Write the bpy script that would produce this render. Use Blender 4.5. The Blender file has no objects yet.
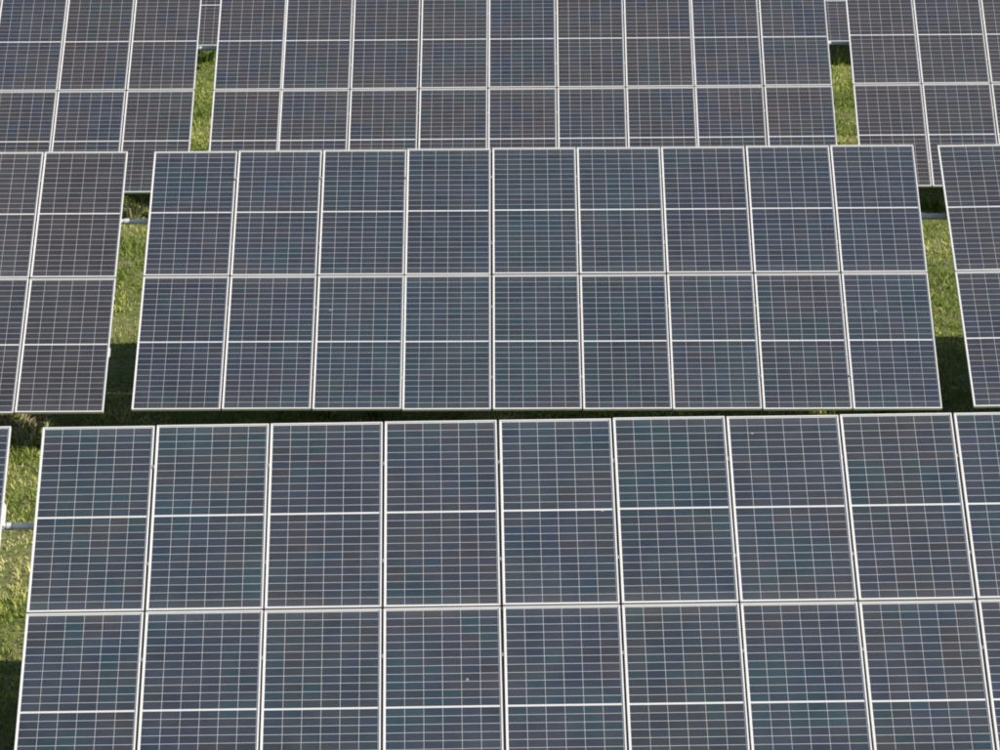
import bpy, bmesh, math, random
import numpy as np
from mathutils import Matrix, Vector

random.seed(11)
rng = np.random.default_rng(11)
scene = bpy.context.scene
col = scene.collection

# ------------------------------------------------------------------ camera, sky, sun, exposure
CAM_H, CAM_DEP, LENS = 12.29, 17.048, 117.506
cam_d = bpy.data.cameras.new('camera')
cam_d.lens, cam_d.sensor_width = LENS, 36.0
cam_d.clip_start, cam_d.clip_end = 0.5, 3000
cam = bpy.data.objects.new('camera', cam_d)
cam.location = (0, 0, CAM_H)
cam.rotation_euler = (math.radians(90 - CAM_DEP), 0, 0)
col.objects.link(cam)
scene.camera = cam

SUN_TO = Vector((1.2, -0.43, 1.0)).normalized()          # from the ground towards the sun
SUN_EL = math.asin(SUN_TO.z)
SUN_AZ = math.atan2(SUN_TO.x, SUN_TO.y)
world = bpy.data.worlds.new('World')
scene.world = world
world.use_nodes = True
wn = world.node_tree.nodes
sky = wn.new('ShaderNodeTexSky')
sky.sky_type = 'NISHITA'
sky.sun_disc = False
sky.sun_elevation = SUN_EL
sky.sun_rotation = SUN_AZ
sky.air_density, sky.dust_density = 1.0, 1.0
bg = wn['Background']
bg.inputs['Strength'].default_value = 0.085
world.node_tree.links.new(sky.outputs[0], bg.inputs['Color'])

sun_d = bpy.data.lights.new('sun', 'SUN')
sun_d.energy, sun_d.angle, sun_d.color = 4.4, math.radians(0.55), (1.0, 0.955, 0.89)
sun = bpy.data.objects.new('sun', sun_d)
sun.rotation_euler = SUN_TO.to_track_quat('Z', 'Y').to_euler()
sun.location = (30, -10, 40)
col.objects.link(sun)

vs = scene.view_settings
vs.view_transform, vs.look, vs.exposure, vs.gamma = 'Standard', 'None', 0.55, 1.0
vs.use_curve_mapping = False
scene.cycles.filter_width = 1.9
scene.cycles.max_bounces, scene.cycles.diffuse_bounces, scene.cycles.transparent_max_bounces = 6, 3, 8

# ------------------------------------------------------------------ helpers
def tag(o, label=None, cat=None, group=None, kind=None):
    if label: o['label'] = label
    if cat: o['category'] = cat
    if group: o['group'] = group
    if kind: o['kind'] = kind
    return o

def add_obj(name, mesh, parent=None, local=None):
    o = bpy.data.objects.new(name, mesh)
    col.objects.link(o)
    if parent is not None: o.parent = parent
    if local is not None: o.matrix_local = local
    return o

def box(bm, x0, x1, y0, y1, z0, z1, bottom=True):
    v = [bm.verts.new(p) for p in ((x0,y0,z0),(x1,y0,z0),(x1,y1,z0),(x0,y1,z0),(x0,y0,z1),(x1,y0,z1),(x1,y1,z1),(x0,y1,z1))]
    fs = [(4,5,6,7),(0,1,5,4),(1,2,6,5),(2,3,7,6),(3,0,4,7)]
    if bottom: fs.append((3,2,1,0))
    for f in fs: bm.faces.new([v[i] for i in f])

def tube(bm, a, b, r, n=12):
    a, b = Vector(a), Vector(b)
    ax = (b - a).normalized()
    s = ax.orthogonal().normalized(); t = ax.cross(s)
    ra = [bm.verts.new(a + r*(math.cos(k*2*math.pi/n)*s + math.sin(k*2*math.pi/n)*t)) for k in range(n)]
    rb = [bm.verts.new(b + r*(math.cos(k*2*math.pi/n)*s + math.sin(k*2*math.pi/n)*t)) for k in range(n)]
    for k in range(n): bm.faces.new((ra[k], ra[(k+1)%n], rb[(k+1)%n], rb[k]))
    bm.faces.new(ra[::-1]); bm.faces.new(rb)

def to_mesh(name, bm, mat):
    bmesh.ops.recalc_face_normals(bm, faces=bm.faces)
    me = bpy.data.meshes.new(name); bm.to_mesh(me); bm.free()
    me.materials.append(mat)
    return me

def new_mat(name):
    m = bpy.data.materials.new(name); m.use_nodes = True
    return m, m.node_tree.nodes, m.node_tree.links, m.node_tree.nodes['Principled BSDF']

def ramp(n, stops):
    r = n.new('ShaderNodeValToRGB'); e = r.color_ramp.elements
    e[0].position, e[0].color = stops[0][0], (*stops[0][1], 1)
    e[1].position, e[1].color = stops[-1][0], (*stops[-1][1], 1)
    for p, c in stops[1:-1]:
        k = e.new(p); k.color = (*c, 1)
    return r

def mixc(n, l, fac, a, b, mode='MIX'):
    m = n.new('ShaderNodeMix'); m.data_type = 'RGBA'; m.blend_type = mode
    for sock, v in ((m.inputs[0], fac), (m.inputs[6], a), (m.inputs[7], b)):
        if hasattr(v, 'links'): l.new(v, sock)
        elif isinstance(v, (int, float)): sock.default_value = v
        else: sock.default_value = (*v, 1)
    return m.outputs[2]

def math_node(n, l, op, a, b=None, clamp=False):
    m = n.new('ShaderNodeMath'); m.operation = op; m.use_clamp = clamp
    for i, v in enumerate((a, b)):
        if v is None: continue
        if hasattr(v, 'links'): l.new(v, m.inputs[i])
        else: m.inputs[i].default_value = v
    return m.outputs[0]

def noise(n, l, vec, scale, detail=3.0, rough=0.55):
    t = n.new('ShaderNodeTexNoise'); t.inputs['Scale'].default_value = scale
    t.inputs['Detail'].default_value = detail; t.inputs['Roughness'].default_value = rough
    l.new(vec, t.inputs['Vector'])
    return t.outputs[0]

# ------------------------------------------------------------------ materials
def cell_material():
    m, n, l, b = new_mat('silicon_cell')
    oi = n.new('ShaderNodeObjectInfo')
    at = n.new('ShaderNodeAttribute'); at.attribute_name = 'tint'      # colour set per cell
    l.new(mixc(n, l, 1.0, at.outputs['Color'], oi.outputs['Color'], 'MULTIPLY'), b.inputs['Base Color'])
    b.inputs['Roughness'].default_value = 0.4
    b.inputs['Specular IOR Level'].default_value = 0.3
    return m

def simple(name, colr, rough, metal=0.0, var=0.12, scale=6.0):
    m, n, l, b = new_mat(name)
    geo = n.new('ShaderNodeNewGeometry')
    r = ramp(n, [(0.3, tuple(c*(1-var) for c in colr)), (0.7, colr)])
    l.new(noise(n, l, geo.outputs['Position'], scale, 2), r.inputs[0])
    l.new(r.outputs[0], b.inputs['Base Color'])
    b.inputs['Roughness'].default_value = rough; b.inputs['Metallic'].default_value = metal
    return m

def glass_material():
    m, n, l, b = new_mat('panel_glass')
    n.remove(b)
    tr = n.new('ShaderNodeBsdfTransparent'); gl = n.new('ShaderNodeBsdfGlossy'); df = n.new('ShaderNodeBsdfDiffuse')
    gl.inputs['Roughness'].default_value = 0.09
    df.inputs['Color'].default_value = (0.50, 0.48, 0.44, 1)
    geo = n.new('ShaderNodeNewGeometry')
    # Schlick reflectance of one glass face, the same from both sides
    dp = n.new('ShaderNodeVectorMath'); dp.operation = 'DOT_PRODUCT'
    l.new(geo.outputs['Normal'], dp.inputs[0]); l.new(geo.outputs['Incoming'], dp.inputs[1])
    om = math_node(n, l, 'SUBTRACT', 1.0, math_node(n, l, 'ABSOLUTE', dp.outputs['Value']), True)
    refl = math_node(n, l, 'MULTIPLY_ADD', math_node(n, l, 'POWER', om, 5.0), 0.96)
    refl.node.inputs[2].default_value = 0.04
    m1 = n.new('ShaderNodeMixShader'); m2 = n.new('ShaderNodeMixShader')
    # a thin uneven film of dust
    d = n.new('ShaderNodeMapRange'); d.inputs['From Min'].default_value, d.inputs['From Max'].default_value = 0.3, 0.75
    d.inputs['To Min'].default_value, d.inputs['To Max'].default_value = 0.016, 0.046
    l.new(noise(n, l, geo.outputs['Position'], 3.0, 2, 0.6), d.inputs['Value'])
    # dirt that collects along the upper and lower frame edges
    tc = n.new('ShaderNodeTexCoord'); sx = n.new('ShaderNodeSeparateXYZ'); l.new(tc.outputs['Object'], sx.inputs[0])
    ed = n.new('ShaderNodeMapRange'); ed.inputs['From Min'].default_value, ed.inputs['From Max'].default_value = 0.90, 1.04
    ed.inputs['To Min'].default_value, ed.inputs['To Max'].default_value = 0.0, 0.05
    l.new(math_node(n, l, 'ABSOLUTE', sx.outputs[1]), ed.inputs['Value'])
    film = math_node(n, l, 'ADD', d.outputs[0], ed.outputs[0])
    l.new(film, m1.inputs[0]); l.new(tr.outputs[0], m1.inputs[1]); l.new(df.outputs[0], m1.inputs[2])
    l.new(refl, m2.inputs[0]); l.new(m1.outputs[0], m2.inputs[1]); l.new(gl.outputs[0], m2.inputs[2])
    l.new(m2.outputs[0], n['Material Output'].inputs['Surface'])
    return m

def blade_material(name, trans=0.3):
    m, n, l, b = new_mat(name)
    at = n.new('ShaderNodeAttribute'); at.attribute_name = 'tint'
    l.new(at.outputs['Color'], b.inputs['Base Color'])
    b.inputs['Roughness'].default_value = 0.6; b.inputs['Specular IOR Level'].default_value = 0.25
    t = n.new('ShaderNodeBsdfTranslucent'); l.new(at.outputs['Color'], t.inputs['Color'])
    mx = n.new('ShaderNodeMixShader'); mx.inputs[0].default_value = trans
    l.new(b.outputs[0], mx.inputs[1]); l.new(t.outputs[0], mx.inputs[2])
    l.new(mx.outputs[0], n['Material Output'].inputs['Surface'])
    return m

def ground_material():
    m, n, l, b = new_mat('meadow_soil')
    geo = n.new('ShaderNodeNewGeometry'); p = geo.outputs['Position']
    r = ramp(n, [(0.30, (0.10, 0.135, 0.036)), (0.52, (0.165, 0.185, 0.06)), (0.72, (0.25, 0.215, 0.12))])
    l.new(noise(n, l, p, 1.3, 6, 0.65), r.inputs[0])
    r2 = ramp(n, [(0.3, (0.5,0.5,0.5)), (0.7, (1.2,1.2,1.2))]); l.new(noise(n, l, p, 14, 4, 0.7), r2.inputs[0])
    l.new(mixc(n, l, 1.0, r.outputs[0], r2.outputs[0], 'MULTIPLY'), b.inputs['Base Color'])
    b.inputs['Roughness'].default_value = 0.95; b.inputs['Specular IOR Level'].default_value = 0.1
    bu = n.new('ShaderNodeBump'); bu.inputs['Strength'].default_value = 0.6; bu.inputs['Distance'].default_value = 0.05
    l.new(noise(n, l, p, 9, 5, 0.7), bu.inputs['Height']); l.new(bu.outputs[0], b.inputs['Normal'])
    return m

M_CELL = cell_material()
M_FRAME = simple('anodised_frame', (0.60, 0.585, 0.56), 0.5, 0.0, 0.06, 5)
M_BACK = simple('white_backsheet', (0.62, 0.605, 0.58), 0.6, 0.0, 0.05, 5)
M_STEEL = simple('galvanised_steel', (0.46, 0.47, 0.48), 0.45, 0.55, 0.25, 14)
M_RAIL = simple('dull_rail', (0.10, 0.09, 0.078), 0.6, 0.1, 0.3, 9)
M_CONDUIT = simple('grey_conduit', (0.52, 0.53, 0.54), 0.4, 0.1, 0.2, 10)
M_CLAMP = simple('dull_clamp', (0.24, 0.23, 0.215), 0.5, 0.1, 0.2, 20)
M_CONDUIT_LIT = simple('conduit_lit', (0.78, 0.78, 0.77), 0.4, 0.0, 0.1, 10)  # lighter copy of the conduit grey, its brighter lighting put into the colour
M_BOX = simple('light_grey_enclosure', (0.60, 0.60, 0.58), 0.5, 0.0, 0.1, 12)
M_GLASS = glass_material()
M_GROUND = ground_material()
M_BLADE = blade_material('grass_blade')
M_WEED = blade_material('weed_leaf', 0.25)

# ------------------------------------------------------------------ the ground
SLOPE = 0.0087                                            # the field falls gently to the left
def ground_z(x, y=0): return SLOPE * x
def build_ground():
    xs = sorted(set([-600, -200, -60] + [i for i in range(-24, 25, 1)] + [60, 200, 600]))
    ys = sorted(set([-300, -100, 0] + [i for i in range(15, 85, 1)] + [120, 250, 500, 1200]))
    vals = rng.uniform(-0.025, 0.025, (len(xs), len(ys)))
    vs_ = [(x, y, ground_z(x) + vals[i, j]) for i, x in enumerate(xs) for j, y in enumerate(ys)]
    ny = len(ys)
    fs = [(i*ny+j, (i+1)*ny+j, (i+1)*ny+j+1, i*ny+j+1) for i in range(len(xs)-1) for j in range(ny-1)]
    me = bpy.data.meshes.new('ground'); me.from_pydata(vs_, [], fs); me.materials.append(M_GROUND)
    for p in me.polygons: p.use_smooth = True
    o = add_obj('ground', me)
    tag(o, kind='structure')
build_ground()

# ------------------------------------------------------------------ one solar panel (portrait, half-cut cells)
PW, PH, GAP = 1.05, 2.10, 0.02
PITCH = PW + GAP
COLS = 9
TH = 2*PH + GAP                                           # length of a table up the slope
LIP, MARG, MID = 0.013, 0.024, 0.021
GX, GY = 0.0040, 0.0044
BW = PW - 2*MARG
BH = (PH - 2*MARG - MID) / 2
CX, CY = (BW + GX)/6 - GX, (BH + GY)/12 - GY

def cell_spots():
    out = []
    for half in range(2):
        y0 = -PH/2 + MARG + half*(BH + MID)
        for r in range(12):
            for c in range(6):
                out.append((-BW/2 + c*(CX+GX) + CX/2, y0 + r*(CY+GY) + CY/2))
    return out
SPOTS = cell_spots()
ZC0, ZC1 = -0.0085, -0.0072

def frame_mesh():
    bm = bmesh.new()
    w, h = PW/2, PH/2
    prof = [(0, -0.035), (0, -0.0012), (0.0012, 0.0), (LIP, 0.0), (LIP, -0.0088)]     # inset, height
    rings = []
    for ins, z in prof:
        rings.append([bm.verts.new(p) for p in ((-w+ins, -h+ins, z), (w-ins, -h+ins, z), (w-ins, h-ins, z), (-w+ins, h-ins, z))])
    low = [bm.verts.new(p) for p in ((-w+.03, -h+.03, -0.035), (w-.03, -h+.03, -0.035), (w-.03, h-.03, -0.035), (-w+.03, h-.03, -0.035))]
    rings = [low] + rings
    for a, b in zip(rings, rings[1:]):
        for k in range(4): bm.faces.new((a[k], a[(k+1)%4], b[(k+1)%4], b[k]))
    return to_mesh('panel_frame', bm, M_FRAME)

def back_mesh():
    bm = bmesh.new(); e = 0.004
    box(bm, -PW/2+e, PW/2-e, -PH/2+e, PH/2-e, -0.0125, ZC0)
    return to_mesh('backsheet', bm, M_BACK)

def set_tint(me, cols, per=8):
    at = me.attributes.new('tint', 'FLOAT_COLOR', 'POINT')
    c = np.ones((len(cols), per, 4), np.float32); c[:, :, :3] = np.asarray(cols)[:, None, :]
    at.data.foreach_set('color', c.reshape(-1))

CELL_FACES = [(4,5,6,7),(0,1,5,4),(1,2,6,5),(2,3,7,6),(3,0,4,7)]
def cells_mesh(cols, skip=()):
    keep = [i for i in range(len(SPOTS)) if i not in skip]
    V, F = [], []
    for i in keep:
        x, y = SPOTS[i]; o = len(V)
        x0, x1, y0, y1 = x-CX/2, x+CX/2, y-CY/2, y+CY/2
        for z in (ZC0+0.0001, ZC1): V += [(x0,y0,z),(x1,y0,z),(x1,y1,z),(x0,y1,z)]
        F += [tuple(o+k for k in f) for f in CELL_FACES]
    me = bpy.data.meshes.new('cells'); me.from_pydata(V, [], F); me.materials.append(M_CELL)
    set_tint(me, [cols[i] for i in keep])
    return me

def cell_mesh():
    bm = bmesh.new()
    box(bm, -CX/2, CX/2, -CY/2, CY/2, ZC0+0.0001-ZC1, 0, bottom=False)
    me = to_mesh('cell', bm, M_CELL); set_tint(me, [(1, 1, 1)])
    return me

def glass_mesh():
    bm = bmesh.new()
    v = [bm.verts.new(p) for p in ((-PW/2+.012, -PH/2+.012, -0.004), (PW/2-.012, -PH/2+.012, -0.004), (PW/2-.012, PH/2-.012, -0.004), (-PW/2+.012, PH/2-.012, -0.004))]
    bm.faces.new(v)
    me = bpy.data.meshes.new('glass'); bm.to_mesh(me); bm.free()      # single pane, normal up
    me.materials.append(M_GLASS)
    return me

ME_FRAME, ME_BACK, ME_CELL, ME_GLASS = frame_mesh(), back_mesh(), cell_mesh(), glass_mesh()

# ------------------------------------------------------------------ solar tables: 9 x 2 panels on a steel rack
BLUE, SLATE, BROWN, TEAL = (0.0205, 0.0275, 0.0425), (0.0265, 0.0285, 0.0365), (0.0370, 0.0315, 0.0325), (0.0175, 0.0330, 0.0410)
P_TEAL, P_BROWN, P_BLUE = np.array([0.006, 0.042, 0.050]), np.array([0.042, 0.031, 0.030]), np.array([0.013, 0.025, 0.054])
def value_noise(x, y, cell, seed):
    g = np.random.default_rng(seed).random((256, 256))
    u, v = x/cell, y/cell
    i, j = np.floor(u).astype(int), np.floor(v).astype(int)
    fu, fv = u-i, v-j
    fu, fv = fu*fu*(3-2*fu), fv*fv*(3-2*fv)
    a = g[i % 256, j % 256]*(1-fu) + g[(i+1) % 256, j % 256]*fu
    b = g[i % 256, (j+1) % 256]*(1-fu) + g[(i+1) % 256, (j+1) % 256]*fu
    return a*(1-fv) + b*fv
SX, SY = np.array([p[0] for p in SPOTS]), np.array([p[1] for p in SPOTS])
def cell_colours(base, patch):
    """colour of each of a panel's 144 cells: clumps of teal, brown and blue cells on the panel's own tone"""
    n = len(SPOTS); c = np.tile(np.array(base), (n, 1))
    ox, oy = rng.uniform(50, 200, 2)
    for k, (pc, amt) in enumerate(zip((P_TEAL, P_BROWN, P_BLUE), patch)):
        f = 0.6*value_noise(SX+ox, SY+oy, 0.42, 20+k) + 0.4*value_noise(SX+ox, SY+oy, 0.16, 30+k) + rng.normal(0, 0.07, n)
        f = np.clip((f - 0.52)/0.22, 0, 1)[:, None]*amt
        c = c*(1-f) + pc*f
    return c*rng.normal(1, 0.085, (n, 1)).clip(0.75, 1.3)

def mix3(a, b, t): return tuple(a[i]*(1-t) + b[i]*t for i in range(3))

def in_frame(p):
    d = math.radians(CAM_DEP)
    X, Y, Z = p.x, p.y, p.z - CAM_H
    depth = Y*math.cos(d) - Z*math.sin(d); up = Y*math.sin(d) + Z*math.cos(d)
    f = LENS/36
    return abs(X/depth*f) < 0.5 and abs(up/depth*f) < 0.375

def solar_table(label, ctr, tilt, yaw, roll, spin=0.0, twist=0.0, tints=None, single_cells=0, patch=(0.5, 0.36, 0.42), group='solar tables in the field'):
    cx, cy, cz = ctr
    gz = ground_z(cx)
    root = bpy.data.objects.new('solar_table', None); col.objects.link(root)
    root.location = (cx, cy, gz); root.empty_display_size = 0.4
    tag(root, label, 'solar panel', group)
    R = Matrix.Rotation(math.radians(yaw), 4, 'Z') @ Matrix.Rotation(-math.radians(roll), 4, 'Y') @ Matrix.Rotation(math.radians(tilt), 4, 'X') @ Matrix.Rotation(math.radians(spin), 4, 'Z')
    base = Matrix.Translation((0, 0, cz - gz)) @ R           # table frame: x along the row, y up the slope, z normal
    half = COLS*PITCH/2
    def tw(u): return Matrix.Rotation(math.radians(twist)*u/half, 4, 'X')
    panels = []
    for c in range(COLS):
        u = (c - (COLS-1)/2)*PITCH
        jx = random.gauss(0, 0.0026)
        for r in range(2):
            vv = (r - 0.5)*(PH + GAP)
            loc = base @ tw(u) @ Matrix.Translation((u + jx, vv + random.gauss(0, 0.0015), random.gauss(0, 0.0012))) @ Matrix.Rotation(random.gauss(0, 0.0008), 4, 'Z') @ Matrix.Rotation(random.gauss(0, 0.0022), 4, 'X')
            p = add_obj('panel', ME_FRAME, root, loc)
            add_obj('backsheet', ME_BACK, p)
            tint = tints(c, r)
            t = random.gauss(1, 0.07)
            cols = cell_colours([q*t for q in tint], patch)
            k = add_obj('cells', cells_mesh(cols), p); k['kind'] = 'stuff'
            add_obj('glass', ME_GLASS, p)
            panels.append((p, k, loc, cols))
    if single_cells:                                        # the cells that show largest, one by one
        cand = []
        rw = Matrix.Translation(root.location)
        for i, (p, k, loc, cols) in enumerate(panels):
            for j, (x, y) in enumerate(SPOTS):
                w = (rw @ loc) @ Vector((x, y, 0))
                if in_frame(w): cand.append(((w - cam.location).length, i, j))
        cand.sort()
        picked = {}
        for _, i, j in cand[:single_cells]: picked.setdefault(i, []).append(j)
        for i, js in picked.items():
            p, k, loc, cols = panels[i]
            k.data = cells_mesh(cols, set(js))
            for j in js:
                o = add_obj('cell', ME_CELL, p, Matrix.Translation((SPOTS[j][0], SPOTS[j][1], ZC1)))
                o.color = (*cols[j], 1)
    # rack
    W = half - 0.01
    for c in range(COLS + 1):                                # rails up the slope under every seam
        u = max(-W+0.03, min(W-0.03, (c - COLS/2)*PITCH))
        bm = bmesh.new(); box(bm, -0.022, 0.022, -TH/2+0.03, TH/2-0.03, -0.078, -0.037)
        add_obj('rail', to_mesh('rail', bm, M_RAIL), root, base @ tw(u) @ Matrix.Translation((u, 0, 0)))
    for v in (-1.45, 1.45):                                  # purlins along the row
        bm = bmesh.new(); box(bm, -W+0.06, W-0.06, v-0.03, v+0.03, -0.20, -0.10)
        add_obj('purlin', to_mesh('purlin', bm, M_STEEL), root, base)
    zt = -0.202
    for u in (-3.75, -1.25, 1.25, 3.75):
        bm = bmesh.new(); box(bm, u-0.03, u+0.03, -1.6, 1.6, zt-0.12, zt)
        add_obj('rafter', to_mesh('rafter', bm, M_STEEL), root, base)
        top = base @ Vector((u, 0.45, zt - 0.12))
        zb = ground_z(cx + top.x) - gz - 0.25
        bm = bmesh.new(); box(bm, top.x-0.04, top.x+0.04, top.y-0.06, top.y+0.06, zb, top.z+0.03)
        add_obj('post', to_mesh('post', bm, M_STEEL), root)
        bm = bmesh.new()
        tube(bm, (top.x, top.y+0.05, top.z*0.45), tuple(base @ Vector((u, 1.35, zt-0.11))), 0.022, 8)
        add_obj('brace', to_mesh('brace', bm, M_STEEL), root)
    bm = bmesh.new()                                         # small clamps holding the frames, a few pixels each
    for c in range(1, COLS):
        u = (c - COLS/2)*PITCH
        for v in (-1.62, -0.52, 0.52, 1.62):
            box(bm, u-0.0085, u+0.0085, v-0.018, v+0.018, -0.034, -0.002)
    add_obj('clamps', to_mesh('clamps', bm, M_CLAMP), root, base)['kind'] = 'stuff'
    return root, base

def tint_f(c, r):
    return mix3(mix3(BLUE, SLATE, random.random()), TEAL, 0.5*random.random() if c < 6 else 0.1)
def tint_m(c, r):
    return mix3(BLUE, TEAL if 1 < c < 6 else SLATE, 0.6*random.random())
def tint_ml(c, r): return mix3(BROWN, SLATE, 0.6*random.random())
def tint_mr(c, r): return mix3(SLATE, BLUE, 0.5*random.random())
def tint_b(c, r):
    q = random.random()
    return mix3(BROWN, BLUE, 0.75*q*q)
def tint_br(c, r): return mix3(BROWN, BLUE, 0.35*random.random())

Z0 = CAM_H
T = {}
T['F'] = solar_table('largest, nearest solar table filling the lower half of the photo, cut by the bottom edge',
    (0.551, 27.483, -10.592+Z0), 34.65, 0.82, 0.57, 0, 0.45, tint_f, 300)
T['FL'] = solar_table('nearest-row solar table of which only a sliver shows at the left edge',
    (-9.36, 27.36, -10.695+Z0), 34.65, 0.82, 0.57, 0, 0, tint_f)
T['M'] = solar_table('middle-row solar table seen whole between two grass gaps, nine panels wide',
    (0.434, 38.617, -10.547+Z0), 33.85, 0.03, 0.29, 0, 0.93, tint_m, 0, (0.42, 0.22, 0.36))
T['ML'] = solar_table('brownish middle-row solar table at the left edge, left of the grass gap',
    (-9.524, 38.672, -10.631+Z0), 33.85, 0.03, 0.29, 0, 0, tint_ml, 0, (0.12, 0.35, 0.2))
T['MR'] = solar_table('middle-row solar table cut by the right edge, right of the grass gap',
    (10.37, 38.594, -10.427+Z0), 33.85, 0.03, 0.29, 0.8, 0, tint_mr, 0, (0.25, 0.3, 0.4))
T['B'] = solar_table('nine-panel-wide solar table in the back row, directly behind the whole middle-row table',
    (0.344, 49.757, -10.592+Z0), 34.69, -0.52, 0.56, 0, 0, tint_b, 0, (0.35, 0.45, 0.5))
T['BL'] = solar_table('back-row solar table at the top left corner, left of the narrow grass gap',
    (-9.56, 49.853, -10.678+Z0), 34.69, -0.3, 0.45, 0, 0, tint_b, 0, (0.35, 0.45, 0.5))
T['BR'] = solar_table('brown-tinged back-row solar table at the top right corner, right of the narrow grass gap',
    (10.284, 49.709, -10.489+Z0), 34.69, -0.52, 0.56, 0, 0, tint_br, 0, (0.18, 0.4, 0.3))
T['CL'] = solar_table('farthest solar table glimpsed at the top of the narrow gap at upper left',
    (-9.75, 61.0, -10.66+Z0), 34.5, -0.3, 0.45, 0, 0, tint_br, 0, (0.18, 0.4, 0.3))
T['CR'] = solar_table('farthest solar table glimpsed at the top of the narrow gap at upper right',
    (10.2, 60.9, -10.50+Z0), 34.5, -0.3, 0.45, 0, 0, tint_b, 0, (0.35, 0.45, 0.5))

# ------------------------------------------------------------------ conduits bridging the gaps between neighbouring tables
def conduit(label, left, right, r=0.030, v=1.14, d=-0.26, mat=None):
    (ra, ba), (rb, bb) = T[left], T[right]
    half = COLS*PITCH/2
    a = Vector(ra.location) + ba @ Vector((half-0.01, v, d))
    b = Vector(rb.location) + bb @ Vector((-half+0.01, v, d))
    a.y = b.y = (a.y + b.y)/2; a.z = b.z = (a.z + b.z)/2         # the pipe runs level
    ax = (b - a).normalized()
    root = bpy.data.objects.new('cable_conduit', None); col.objects.link(root)
    root.location = (a + b)/2
    tag(root, label, 'conduit', 'conduits across the gaps')
    o = root.location
    bm = bmesh.new(); tube(bm, a - ax*1.05 - o, b + ax*1.05 - o, r, 16)
    add_obj('pipe', to_mesh('pipe', bm, mat or M_CONDUIT), root)
    bm = bmesh.new(); q = a + ax*0.035 - o; tube(bm, q - ax*0.03, q + ax*0.03, r*1.22, 16)
    add_obj('coupling', to_mesh('coupling', bm, M_BOX), root)
    for e, s in ((a, -1), (b, 1)):
        q = e + ax*s*0.5 - o
        bm = bmesh.new(); box(bm, q.x-0.02, q.x+0.02, q.y-r*1.3, q.y+r*1.3, q.z-r*1.2, q.z+0.08)
        add_obj('hanger', to_mesh('hanger', bm, M_STEEL), root)
conduit('grey conduit bridging the gap beside the nearest table at left edge', 'FL', 'F', mat=M_CONDUIT_LIT)
conduit('pale conduit crossing the left grass gap of the middle row', 'ML', 'M', mat=M_CONDUIT_LIT)
conduit('bluish-grey conduit crossing the right grass gap of the middle row', 'M', 'MR', 0.038)
conduit('thin conduit crossing the narrow gap at upper left', 'BL', 'B')
conduit('thin conduit crossing the narrow gap at upper right', 'B', 'BR')

M_DROP = simple('dried_dropping', (0.30, 0.29, 0.26), 0.9, 0, 0.3, 60)
def dropping(table, c, r, x, y, size, seed):
    root = T[table][0]
    p = [o for o in root.children if o.name.split('.')[0] == 'panel'][c*2 + r]
    g = random.Random(seed); bm = bmesh.new(); n = 9
    rim = [bm.verts.new((x + math.cos(k*6.2832/n)*size*g.uniform(0.5, 1.1), y + math.sin(k*6.2832/n)*size*g.uniform(0.4, 0.9), -0.0037)) for k in range(n)]
    ctr = bm.verts.new((x, y, -0.0022))
    for k in range(n): bm.faces.new((rim[k], rim[(k+1) % n], ctr))
    add_obj('dropping', to_mesh('dropping', bm, M_DROP), p)
for a in (('F', 3, 0, 0.22, 0.28, 0.018, 1), ('F', 6, 1, -0.3, 0.85, 0.016, 2), ('M', 2, 0, -0.36, 0.5, 0.020, 3), ('M', 8, 0, -0.15, 0.45, 0.017, 4),
          ('F', 4, 1, 0.41, -0.02, 0.015, 5)):
    dropping(*a)

def junction_box(label, table, v0, v1, d0, d1, out):
    r, b = T[table]
    half = COLS*PITCH/2
    root = bpy.data.objects.new('junction_box', None); col.objects.link(root)
    root.location = Vector(r.location) + b @ Vector((half-0.01, (v0+v1)/2, d0))
    tag(root, label, 'junction box')
    loc = Matrix.Translation(-root.location) @ Matrix.Translation(r.location) @ b
    bm = bmesh.new(); box(bm, half-0.14, half-0.01+out, v0, v1, d1, d0)
    bmesh.ops.bevel(bm, geom=bm.edges[:], offset=0.008, segments=2, affect='EDGES')
    add_obj('housing', to_mesh('housing', bm, M_BOX), root, loc)
    bm = bmesh.new(); box(bm, half-0.01+out, half+out, v0+0.02, v1-0.02, d1+0.02, d0-0.02)
    add_obj('cover', to_mesh('cover', bm, M_BOX), root, loc)
    bm = bmesh.new(); tube(bm, (half-0.06, v0-0.07, (d0+d1)/2), (half-0.06, v0+0.01, (d0+d1)/2), 0.014, 10)
    add_obj('cable_gland', to_mesh('cable_gland', bm, M_STEEL), root, loc)
junction_box('small pale box under the right end of the table at left edge, middle row', 'ML', -1.22, -1.06, -0.05, -0.09, 0.002)
junction_box('pale grey box at the end of the sliver table, beside its conduit', 'FL', 1.0, 1.28, -0.06, -0.14, 0.0)

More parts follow.
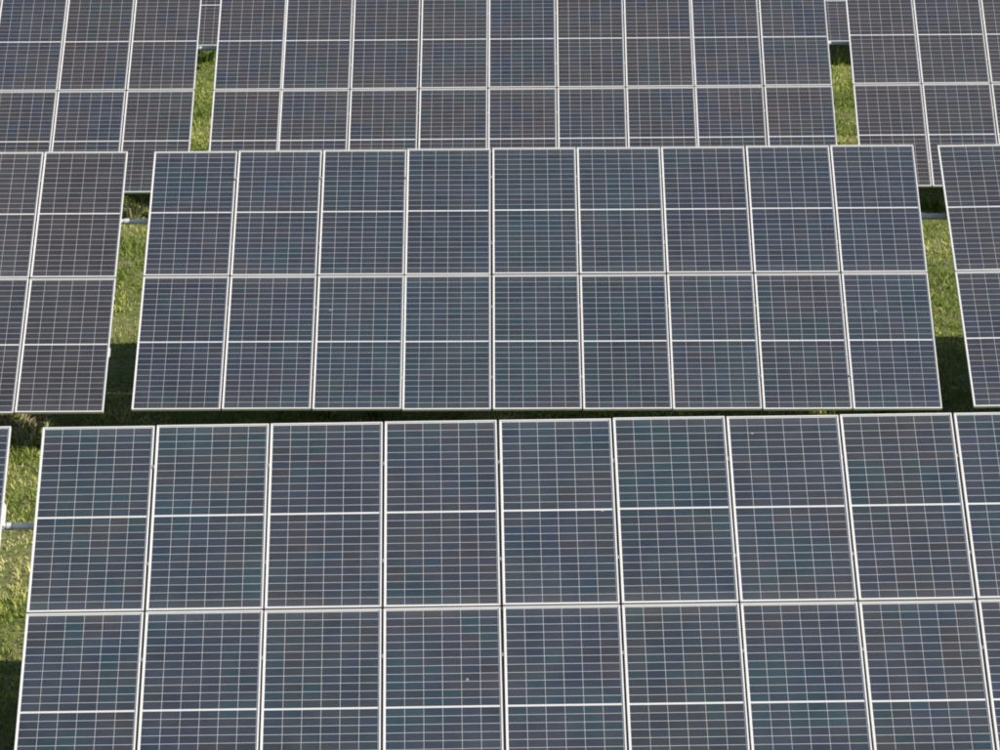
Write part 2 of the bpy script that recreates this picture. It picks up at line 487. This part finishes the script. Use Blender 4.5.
# ------------------------------------------------------------------ vegetation
def blades_mesh(name, mat, base, h, w, ang, lean, leandir, colr):
    """one bent blade per row: base strip and a pointed tip (5 vertices, 3 triangles)"""
    nb = len(h)
    dx, dy = np.cos(ang), np.sin(ang)
    lx, ly = np.cos(leandir)*lean, np.sin(leandir)*lean
    V = np.zeros((nb, 5, 3))
    V[:, 0] = base + np.stack([-dx*w/2, -dy*w/2, np.full(nb, -0.02)], 1)
    V[:, 1] = base + np.stack([dx*w/2, dy*w/2, np.full(nb, -0.02)], 1)
    V[:, 2] = base + np.stack([dx*w*0.42 + lx*h*0.35, dy*w*0.42 + ly*h*0.35, h*0.6], 1)
    V[:, 3] = base + np.stack([-dx*w*0.42 + lx*h*0.35, -dy*w*0.42 + ly*h*0.35, h*0.6], 1)
    V[:, 4] = base + np.stack([lx*h, ly*h, h*np.maximum(0.45, 1-0.35*lean)], 1)
    o = np.arange(nb)[:, None]*5
    tri = np.concatenate([o+np.array([[0,1,2]]), o+np.array([[0,2,3]]), o+np.array([[3,2,4]])], 1).reshape(-1)
    me = bpy.data.meshes.new(name)
    me.vertices.add(nb*5); me.vertices.foreach_set('co', V.reshape(-1).astype(np.float32))
    nt = nb*3
    me.loops.add(nt*3); me.loops.foreach_set('vertex_index', tri.astype(np.int32))
    me.polygons.add(nt); me.polygons.foreach_set('loop_start', np.arange(0, nt*3, 3, dtype=np.int32))
    at = me.attributes.new('tint', 'FLOAT_COLOR', 'POINT')
    cc = np.ones((nb, 5, 4), np.float32); cc[:, :, :3] = colr[:, None, :]
    at.data.foreach_set('color', cc.reshape(-1))
    me.update(calc_edges=True); me.materials.append(mat)
    return me

def grass():
    n = 420000
    x = rng.uniform(-8.5, 8.5, n); y = rng.uniform(26, 66, n)
    patch = 0.6*value_noise(x, y, 0.55, 1) + 0.4*value_noise(x, y, 0.17, 2)
    dry = 0.65*value_noise(x, y, 0.9, 3) + 0.35*value_noise(x, y, 0.25, 4)
    dry += 0.5*np.exp(-(((x+5.3)/0.6)**2 + ((y-33.4)/0.55)**2))      # a worn straw-coloured spot
    dry += 0.45*np.exp(-(((x+5.9)/0.8)**2 + ((y-38.1)/0.45)**2))
    keep = rng.random(n) < np.clip(0.35 + 1.1*patch - 0.5*np.clip(dry-0.75, 0, 1), 0.1, 1)
    x, y, patch, dry = x[keep], y[keep], patch[keep], dry[keep]
    n = len(x)
    h = (0.035 + 0.13*np.clip(patch-0.25, 0, 1)**1.2)*rng.uniform(0.6, 1.5, n)
    w = rng.uniform(0.010, 0.022, n)
    t = np.clip((dry - 0.42)*1.9 + rng.normal(0, 0.16, n), 0, 1)[:, None]
    g1, g2, g3 = np.array([0.185, 0.235, 0.042]), np.array([0.410, 0.430, 0.100]), np.array([0.580, 0.540, 0.240])
    c = np.where(t < 0.5, g1 + (g2-g1)*t*2, g2 + (g3-g2)*(t-0.5)*2)*rng.uniform(0.75, 1.3, (n, 1))
    base = np.stack([x, y, ground_z(x)], 1)
    me = blades_mesh('grass', M_BLADE, base, h, w, rng.uniform(0, 6.283, n), rng.uniform(0.3, 1.5, n), rng.uniform(0, 6.283, n), c)
    tag(add_obj('grass', me), 'uneven green and straw-coloured grass under and between the solar tables', 'grass', kind='stuff')
grass()

def weed(label, x, y, nl, h, spread, c1, c2, wid=0.03, seed=0):
    g = np.random.default_rng(seed + 77)
    a = g.uniform(0, 6.283, nl); rad = spread*np.sqrt(g.random(nl))
    base = np.stack([np.cos(a)*rad, np.sin(a)*rad, np.zeros(nl)], 1)
    t = g.random((nl, 1)); c = np.array(c1)*(1-t) + np.array(c2)*t
    me = blades_mesh('leaves', M_WEED, base, h*g.uniform(0.45, 1.1, nl), wid*g.uniform(0.6, 1.4, nl), g.uniform(0, 6.283, nl), g.uniform(0.15, 1.1, nl), a + g.normal(0, 0.5, nl), c)
    root = bpy.data.objects.new('weed_plant', None); col.objects.link(root)
    root.location = (x, y, ground_z(x))
    tag(root, label, 'weed', 'weeds between the tables')
    add_obj('leaves', me, root)['kind'] = 'stuff'
    bm = bmesh.new()
    for k in range(6):
        b_ = Vector((g.normal(0, spread*0.4), g.normal(0, spread*0.4), -0.03))
        tube(bm, b_, b_ + Vector((g.normal(0, 0.06), g.normal(0, 0.06), h*g.uniform(0.8, 1.2))), 0.005, 5)
    add_obj('stems', to_mesh('stems', bm, M_STRAW), root)['kind'] = 'stuff'
M_STRAW = simple('dry_stem', (0.36, 0.30, 0.17), 0.8, 0, 0.3, 20)
GR1, GR2 = (0.07, 0.15, 0.025), (0.22, 0.27, 0.07)
DR1, DR2 = (0.30, 0.22, 0.12), (0.46, 0.40, 0.26)
PL1, PL2 = (0.20, 0.26, 0.09), (0.50, 0.52, 0.36)
weed('straggly dry weed in front of the pale conduit, left gap of middle row', -5.62, 48.35, 60, 0.34, 0.16, GR2, DR2, 0.028, 1)
weed('flattened brown dead weed left of the nearest table upper corner', -5.95, 38.05, 190, 0.16, 0.42, DR1, DR2, 0.035, 2)
weed('pale-leaved weed just left of the nearest table upper corner', -5.66, 37.55, 130, 0.22, 0.30, GR2, PL2, 0.022, 3)
weed('bright green weed at the top of the narrow gap at upper left', -5.58, 60.2, 90, 0.42, 0.22, GR1, GR2, 0.045, 4)
weed('small green weed at the top of the narrow gap at upper right', 6.25, 59.5, 60, 0.30, 0.18, GR1, GR2, 0.04, 5)
weed('green weed in front of the bluish-grey conduit in the right gap', 6.68, 48.5, 60, 0.30, 0.16, GR1, GR2, 0.035, 6)
weed('pale weed top in the dark strip below the middle table, left of centre', -2.16, 38.45, 50, 0.40, 0.10, GR1, PL2, 0.03, 7)
weed('small pale weed top in the dark strip, nearest to the photo centre', -1.54, 38.40, 40, 0.36, 0.08, GR1, PL1, 0.03, 8)
weed('weed top in the dark strip below the right end of middle table', 4.81, 38.40, 50, 0.44, 0.10, GR1, PL1, 0.03, 9)
